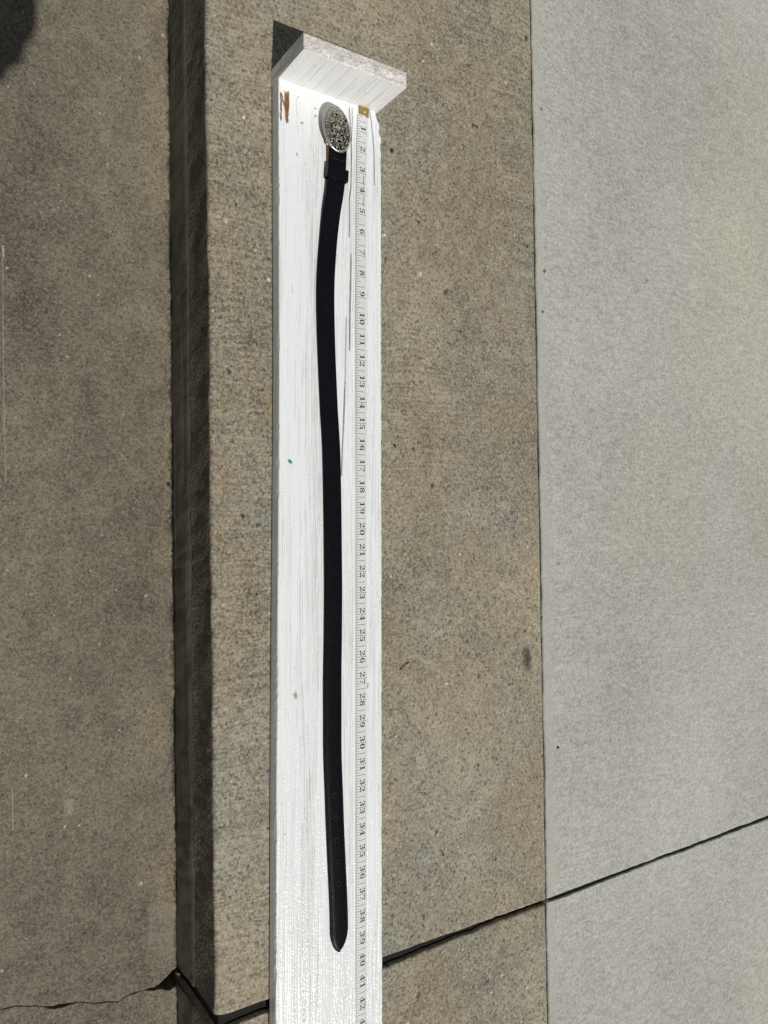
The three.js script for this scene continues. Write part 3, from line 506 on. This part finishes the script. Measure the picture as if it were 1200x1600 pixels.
  { // raised scrollwork, an inner bead ring and a rope edge
    const on = (r, th, h = 0) => new THREE.Vector3(A * r * Math.cos(th), dome(r) + h, B * r * Math.sin(th));
    const ringOf = (name, r, n, rad, sq) => { const gs = []; for (let k = 0; k < n; k++) { const g = new THREE.IcosahedronGeometry(rad, 1), p = on(r, k / n * Math.PI * 2); g.scale(1, sq, 1); g.translate(p.x, p.y, p.z); gs.push(g.index ? g.toNonIndexed() : g); } const m = meshOf(name, mergeGeometries(gs), plainSilver, buckle); m.userData.kind = 'stuff'; return m; };
    ringOf('bead_ring', 0.64, 54, 0.00055, 0.8); ringOf('rope_edge', 0.955, 84, 0.0008, 0.7);
    const scr = []; const spiral = (cx, cz, r0, turn, a0, dir) => { const pts = []; for (let q = 0; q <= 26; q++) { const t = q / 26, a = a0 + dir * turn * t, rr = r0 * (1 - 0.85 * t), x = cx + rr * Math.cos(a), z = cz + rr * Math.sin(a); pts.push(new THREE.Vector3(A * x, dome(Math.hypot(x, z)) + 0.0002, B * z)); } scr.push(new THREE.TubeGeometry(new THREE.CatmullRomCurve3(pts), 40, 0.00052, 6)); };
    for (const sx of [-1, 1]) for (const sz of [-1, 1]) { spiral(sx * 0.26, sz * 0.16, 0.2, 8, sx > 0 ? 3.1 : 0, sx * sz); spiral(sx * 0.16, sz * 0.42, 0.15, 8, sz > 0 ? -1.5 : 1.5, -sx * sz); spiral(sx * 0.44, sz * 0.3, 0.1, 6, 0.8, sx * sz); }
    for (let k = 0; k < 12; k++) { const th = (k + 0.5) / 12 * Math.PI * 2; spiral(0.79 * Math.cos(th), 0.79 * Math.sin(th), 0.09, 7, th + Math.PI, k % 2 ? 1 : -1); }
    for (let k = 0; k < 8; k++) { const a = k / 8 * Math.PI * 2, g = new THREE.SphereGeometry(0.001, 8, 6); g.scale(1.5, 0.5, 0.8); g.rotateY(-a); g.translate(0.0019 * Math.cos(a), dome(0.05) + 0.0002, 0.0019 * Math.sin(a)); scr.push(g); }
    meshOf('scroll_ornament', mergeGeometries(scr), wornSilver, buckle).userData.kind = 'stuff';
  }
  const rimPts = [[1.0, 0.0002], [1.02, -0.0004], [1.02, -0.0016], [0.99, -0.0021], [0.6, -0.0017], [0, -0.0014]];
  const rim = gridGeo(NT + 1, rimPts.length, (i, j) => { const th = i / NT * Math.PI * 2, [r, y] = rimPts[j]; return [A * r * Math.cos(th), y, B * r * Math.sin(th), i / NT, j / 5]; }, true);
  meshOf('rim', rim, plainSilver, buckle);
  const loop = new THREE.CatmullRomCurve3([[-.0118, -.0015, .004], [-.0128, -.005, .010], [-.0128, -.0058, .017], [0, -.006, .0175], [.0118, -.0058, .017], [.0118, -.005, .010], [.0108, -.0015, .004]].map((p) => new THREE.Vector3(...p)), false, 'catmullrom', 0.2);
  meshOf('strap_loop', new THREE.TubeGeometry(loop, 40, 0.0012, 8), plainSilver, buckle);
}

// ------------------------------------------------------------------ loose bits on the concrete
{
  const geos = [0, 1, 2].map((s) => { const g = new THREE.IcosahedronGeometry(1, 2), p = g.attributes.position; for (let i = 0; i < p.count; i++) { const v = new THREE.Vector3().fromBufferAttribute(p, i), k = 0.78 + 0.35 * vn(v.x * 1.6 + s * 9, v.y * 1.6 + v.z * 1.3, 901 + s); p.setXYZ(i, v.x * k, v.y * k * 0.6, v.z * k * 1.15); } g.computeVertexNormals(); return g; });
  const mats = { black: [.018, .017, .016], brown: [.10, .045, .022], tan: [.34, .25, .17] };
  for (const k in mats) mats[k] = new THREE.MeshStandardMaterial({ color: new THREE.Color().setRGB(...mats[k]), roughness: 0.85 });
  let n = 0;
  const peb = (u, v, y, r, m, rot, label, group) => { const p = at(u, v, y), o = meshOf(n ? 'pebble_' + String(n).padStart(3, '0') : 'pebble', geos[n % 3], mats[m], scene); n++; o.position.set(p.x, y + r * 0.25, p.z); o.scale.set(r, r, r * 1.1); o.rotation.y = rot; tag(o, label, 'pebble', group); };
  peb(612, 236, 0, 0.0026, 'black', .4, 'black pebble on brown kerb just beyond the plank\'s end stop');
  peb(871, 1168, 0, 0.0026, 'black', 1.2, 'black pebble on pale pavement near the kerb seam');
  peb(263, 757, GUT, 0.0024, 'black', .2, 'small black pebble in the gutter at the kerb foot');
  peb(617, 697, 0, 0.0022, 'brown', .8, 'reddish brown chip on the kerb beside the plank');
  for (const [u, v, r] of [[687, 241, .0013], [720, 518, .0014], [781, 549, .0014], [632, 561, .0013], [692, 1335, .0018]]) peb(u, v, 0, r, 'black', u, 'tiny dark grit on the brown kerb top', 'grit on the kerb');
  peb(347, 733, 0, 0.0024, 'tan', 1, 'pale tan pebble on the kerb top near its edge');
  const twig = (name, pts, r, col, label) => { const m = meshOf(name, new THREE.TubeGeometry(new THREE.CatmullRomCurve3(pts), 14, r, 6), new THREE.MeshStandardMaterial({ color: new THREE.Color().setRGB(...col), roughness: 0.8 }), scene); tag(m, label, 'twig'); };
  const V = (u, v, y, h) => at(u, v, y).setY(y + h);
  twig('twig', [V(624, 1047, 0, .0008), V(632, 1039, 0, .0016), V(639, 1034, 0, .0006)], 0.0005, [.04, .033, .025], 'short dark twig on the kerb beside the plank');
  twig('twig_001', [V(-6, 283, GUT, .0008), V(3, 286, GUT, .0014), V(11, 290, GUT, .0007)], 0.0005, [.11, .03, .02], 'thin red twig on the gutter concrete');
  // scraps of dead leaf caught where the crack meets the kerb foot
  const leafMat = new THREE.MeshPhysicalMaterial({ color: new THREE.Color().setRGB(.17, .08, .03), roughness: .9, side: THREE.DoubleSide });
  const leaf = (name, u, v, y, L, W, ry, rz, label) => { const g = gridGeo(9, 5, (i, j) => { const a = i / 8, b = j / 4 - .5, w = W * Math.sin(Math.PI * (0.08 + 0.9 * a)) ** .7; return [(a - .5) * L, 0.0016 * Math.sin(a * 5) + 0.5 * W * (b * b * 3), b * w, a, j / 4]; }); const m = meshOf(name, g, leafMat, scene), p = at(u, v, y); m.position.set(p.x, y + 0.003, p.z); m.rotation.set(0, ry, rz); tag(m, label, 'leaf'); };
  leaf('dead_leaf', 280, 1521, GUT, 0.013, 0.004, -0.5, 0.1, 'curled orange leaf scrap stuck in the gutter crack');
  leaf('dead_leaf_002', 300, 1541, GUT - 0.012, 0.009, 0.003, 0.7, -0.2, 'thin pale leaf scrap deep in the crack at the kerb foot');
  leaf('dead_leaf_001', 323, 1584, GUT + 0.02, 0.012, 0.006, -0.6, 0.3, 'brown leaf scrap in the open end of the kerb joint');
}

// ------------------------------------------------------------------ the photographer's hand and phone, out of frame; their shadow falls in the gutter
{
  const W = (r, d, b) => CAM.clone().addScaledVector(RGT, r / 100).addScaledVector(DWN, d / 100).addScaledVector(FWD, -b / 100);   // cm right, down, behind the lens
  const basis = new THREE.Matrix4().makeBasis(RGT, DWN.clone().negate(), FWD.clone().negate());
  const phone = groupOf('phone'); tag(phone, 'dark phone held in a hand above the plank', 'phone'); phone.position.copy(W(2.2, 5.4, 0.9)); phone.quaternion.setFromRotationMatrix(basis);
  meshOf('phone_body', new RoundedBoxGeometry(0.0715, 0.147, 0.0078, 5, 0.0038), new THREE.MeshPhysicalMaterial({ color: new THREE.Color().setRGB(.02, .021, .024), roughness: .35 }), phone);
  const glass = meshOf('screen', new RoundedBoxGeometry(0.066, 0.141, 0.0008, 3, 0.0004), new THREE.MeshPhysicalMaterial({ color: new THREE.Color().setRGB(.01, .01, .011), roughness: .08 }), phone); glass.position.z = 0.0039;
  const H = ([r, d, b]) => W(r + 2.5, d + 9.3, b), bones = []; const cap = (a, ra, b, rb) => bones.push([H(a), ra / 100, H(b), rb / 100]);
  cap([8.6, 3.4, 1.4], 1.6, [8.8, 9.6, 1.8], 1.8); cap([9.6, 3.2, 1.2], 1.4, [10.0, 8.6, 2.2], 1.7); cap([8.8, 9, 2], 1.9, [8.4, 12.2, 3.4], 2.3);
  cap([8.4, 12, 3.4], 2.4, [6.6, 14.6, 5.4], 2.5);
  [[2.4, .95], [4.4, 1.0], [6.3, .98], [8.0, .88]].forEach(([d, r], k) => { const L = [0, .5, .3, -.4][k]; cap([10.0, d + .5, .9], r + .15, [8.4, d, -0.9], r); cap([8.4, d, -0.9], r, [6.2 - L, d - .2, -1.1], r * .92); cap([6.2 - L, d - .2, -1.1], r * .92, [3.6 - L, d - .1, -0.7], r * .82); });
  cap([9.2, 8.8, 2.6], 1.5, [7.6, 6.0, 3.0], 1.15); cap([7.6, 6.0, 3.0], 1.1, [5.2, 4.0, 2.4], .9);
  function field(bones, k, cell, pad) {                            // smooth union of tapered capsules -> mesh
    const lo = new THREE.Vector3(1e9, 1e9, 1e9), hi = lo.clone().negate(); for (const [a, ra, b, rb] of bones) for (const [p, r] of [[a, ra], [b, rb]]) { lo.min(p.clone().subScalar(r + pad)); hi.max(p.clone().addScalar(r + pad)); }
    const size = Math.max(hi.x - lo.x, hi.y - lo.y, hi.z - lo.z), n = Math.ceil(size / cell), mc = new MarchingCubes(n, new THREE.MeshBasicMaterial(), false, false, 120000); mc.isolation = 0;
    const half = n / 2, c = lo.clone().addScaledVector(new THREE.Vector3(1, 1, 1), size / 2), p = new THREE.Vector3(), ab = new THREE.Vector3();
    for (let z = 0; z < n; z++) for (let y = 0; y < n; y++) for (let x = 0; x < n; x++) {
      p.set((x - half) / half, (y - half) / half, (z - half) / half).multiplyScalar(size / 2).add(c); let d = 1e9;
      for (const [a, ra, b, rb] of bones) { ab.copy(b).sub(a); const t = clamp((p.x - a.x) * ab.x + (p.y - a.y) * ab.y + (p.z - a.z) * ab.z, 0, ab.lengthSq()) / ab.lengthSq(); const e = Math.hypot(p.x - a.x - ab.x * t, p.y - a.y - ab.y * t, p.z - a.z - ab.z * t) - (ra + (rb - ra) * t); const h = clamp(0.5 + 0.5 * (d - e) / k); d = d > 1e8 ? e : d + (e - d) * h - k * h * (1 - h); }
      mc.field[x + y * n + z * n * n] = -d;
    }
    mc.update(); const cnt = mc.count !== undefined ? mc.count : mc.geometry.drawRange.count, P = new Float32Array(cnt * 3); for (let i = 0; i < cnt; i++) for (let q = 0; q < 3; q++) P[i * 3 + q] = mc.positionArray[i * 3 + q] * size / 2 + c.getComponent(q);
    let g = new THREE.BufferGeometry(); g.setAttribute('position', new THREE.BufferAttribute(P, 3)); g = mergeVertices(g, 1e-5); g.computeVertexNormals(); return g;
  }
  // the photographer squats in the gutter, to the side of the plank
  const P3 = (x, y, z) => new THREE.Vector3(x, y, z), HD = P3(-0.72, 1.10, 0.60);
  const headB = [[HD.clone().add(P3(0.01, 0.03, 0)), 0.078, HD.clone().add(P3(-0.015, 0.04, 0)), 0.084], [HD, 0.07, HD.clone().add(P3(0.035, -0.06, 0)), 0.05], [HD.clone().add(P3(-0.02, -0.04, 0)), 0.055, P3(-0.80, 0.92, 0.60), 0.06], [HD.clone().add(P3(0.08, 0.0, 0)), 0.012, HD.clone().add(P3(0.095, -0.025, 0)), 0.014]];
  const armB = [[H([8.0, 12.6, 3.8]), 0.022, H([6.9, 14.2, 5.1]), 0.024], [H([6.9, 14.2, 5.1]), 0.024, P3(-0.56, 0.76, 0.90), 0.04], [P3(-0.56, 0.76, 0.90), 0.04, P3(-0.84, 0.85, 0.76), 0.05], [P3(-0.84, 0.85, 0.76), 0.06, P3(-0.84, 0.85, 0.60), 0.07], [P3(-0.84, 0.85, 0.60), 0.07, P3(-0.79, 0.95, 0.60), 0.055]];
  const person = meshOf('person', mergeGeometries([field(bones, 0.006, 0.0032, 0.008), field(headB, 0.02, 0.005, 0.01), field(armB, 0.02, 0.010, 0.015)]), new THREE.MeshPhysicalMaterial({ color: new THREE.Color().setRGB(.46, .27, .19), roughness: .6 }), scene);
  tag(person, 'person squatting in the gutter in dark clothes, holding up a phone', 'person');
  const cloth = (r, g, b) => new THREE.MeshStandardMaterial({ color: new THREE.Color().setRGB(r, g, b), roughness: .95 });
  const wr = H([6.9, 14.2, 5.1]), jk = [[wr, 0.033, P3(-0.56, 0.76, 0.90), 0.05], [P3(-0.56, 0.76, 0.90), 0.05, P3(-0.84, 0.86, 0.78), 0.065], [P3(-0.60, 0.50, 0.36), 0.04, P3(-0.72, 0.62, 0.30), 0.05], [P3(-0.72, 0.62, 0.30), 0.05, P3(-0.84, 0.86, 0.42), 0.065], [P3(-0.84, 0.84, 0.47), 0.085, P3(-0.84, 0.84, 0.73), 0.085], [P3(-0.86, 0.75, 0.60), 0.15, P3(-1.00, 0.36, 0.60), 0.16]];
  meshOf('jacket', field(jk, 0.03, 0.011, 0.02), cloth(.03, .032, .04), person);
  const tr = []; for (const z of [0.46, 0.74]) tr.push([P3(-1.0, 0.26, 0.60 + (z - 0.6) * 0.6), 0.10, P3(-0.62, 0.40, z), 0.068], [P3(-0.62, 0.40, z), 0.066, P3(-0.80, -0.04, z), 0.048]);
  meshOf('trousers', field(tr, 0.03, 0.011, 0.02), cloth(.025, .03, .045), person);
  for (const z of [0.46, 0.74]) meshOf('shoe', field([[P3(-0.84, GUT + 0.04, z), 0.038, P3(-0.66, GUT + 0.032, z), 0.03]], 0.01, 0.008, 0.012), cloth(.05, .045, .04), person);
  const hat = field([[HD.clone().add(P3(-0.005, 0.055, 0)), 0.082, HD.clone().add(P3(-0.03, 0.05, 0)), 0.086]], 0.01, 0.007, 0.012);
  meshOf('hair', hat, cloth(.03, .02, .014), person);
}

renderer.render(scene, camera);
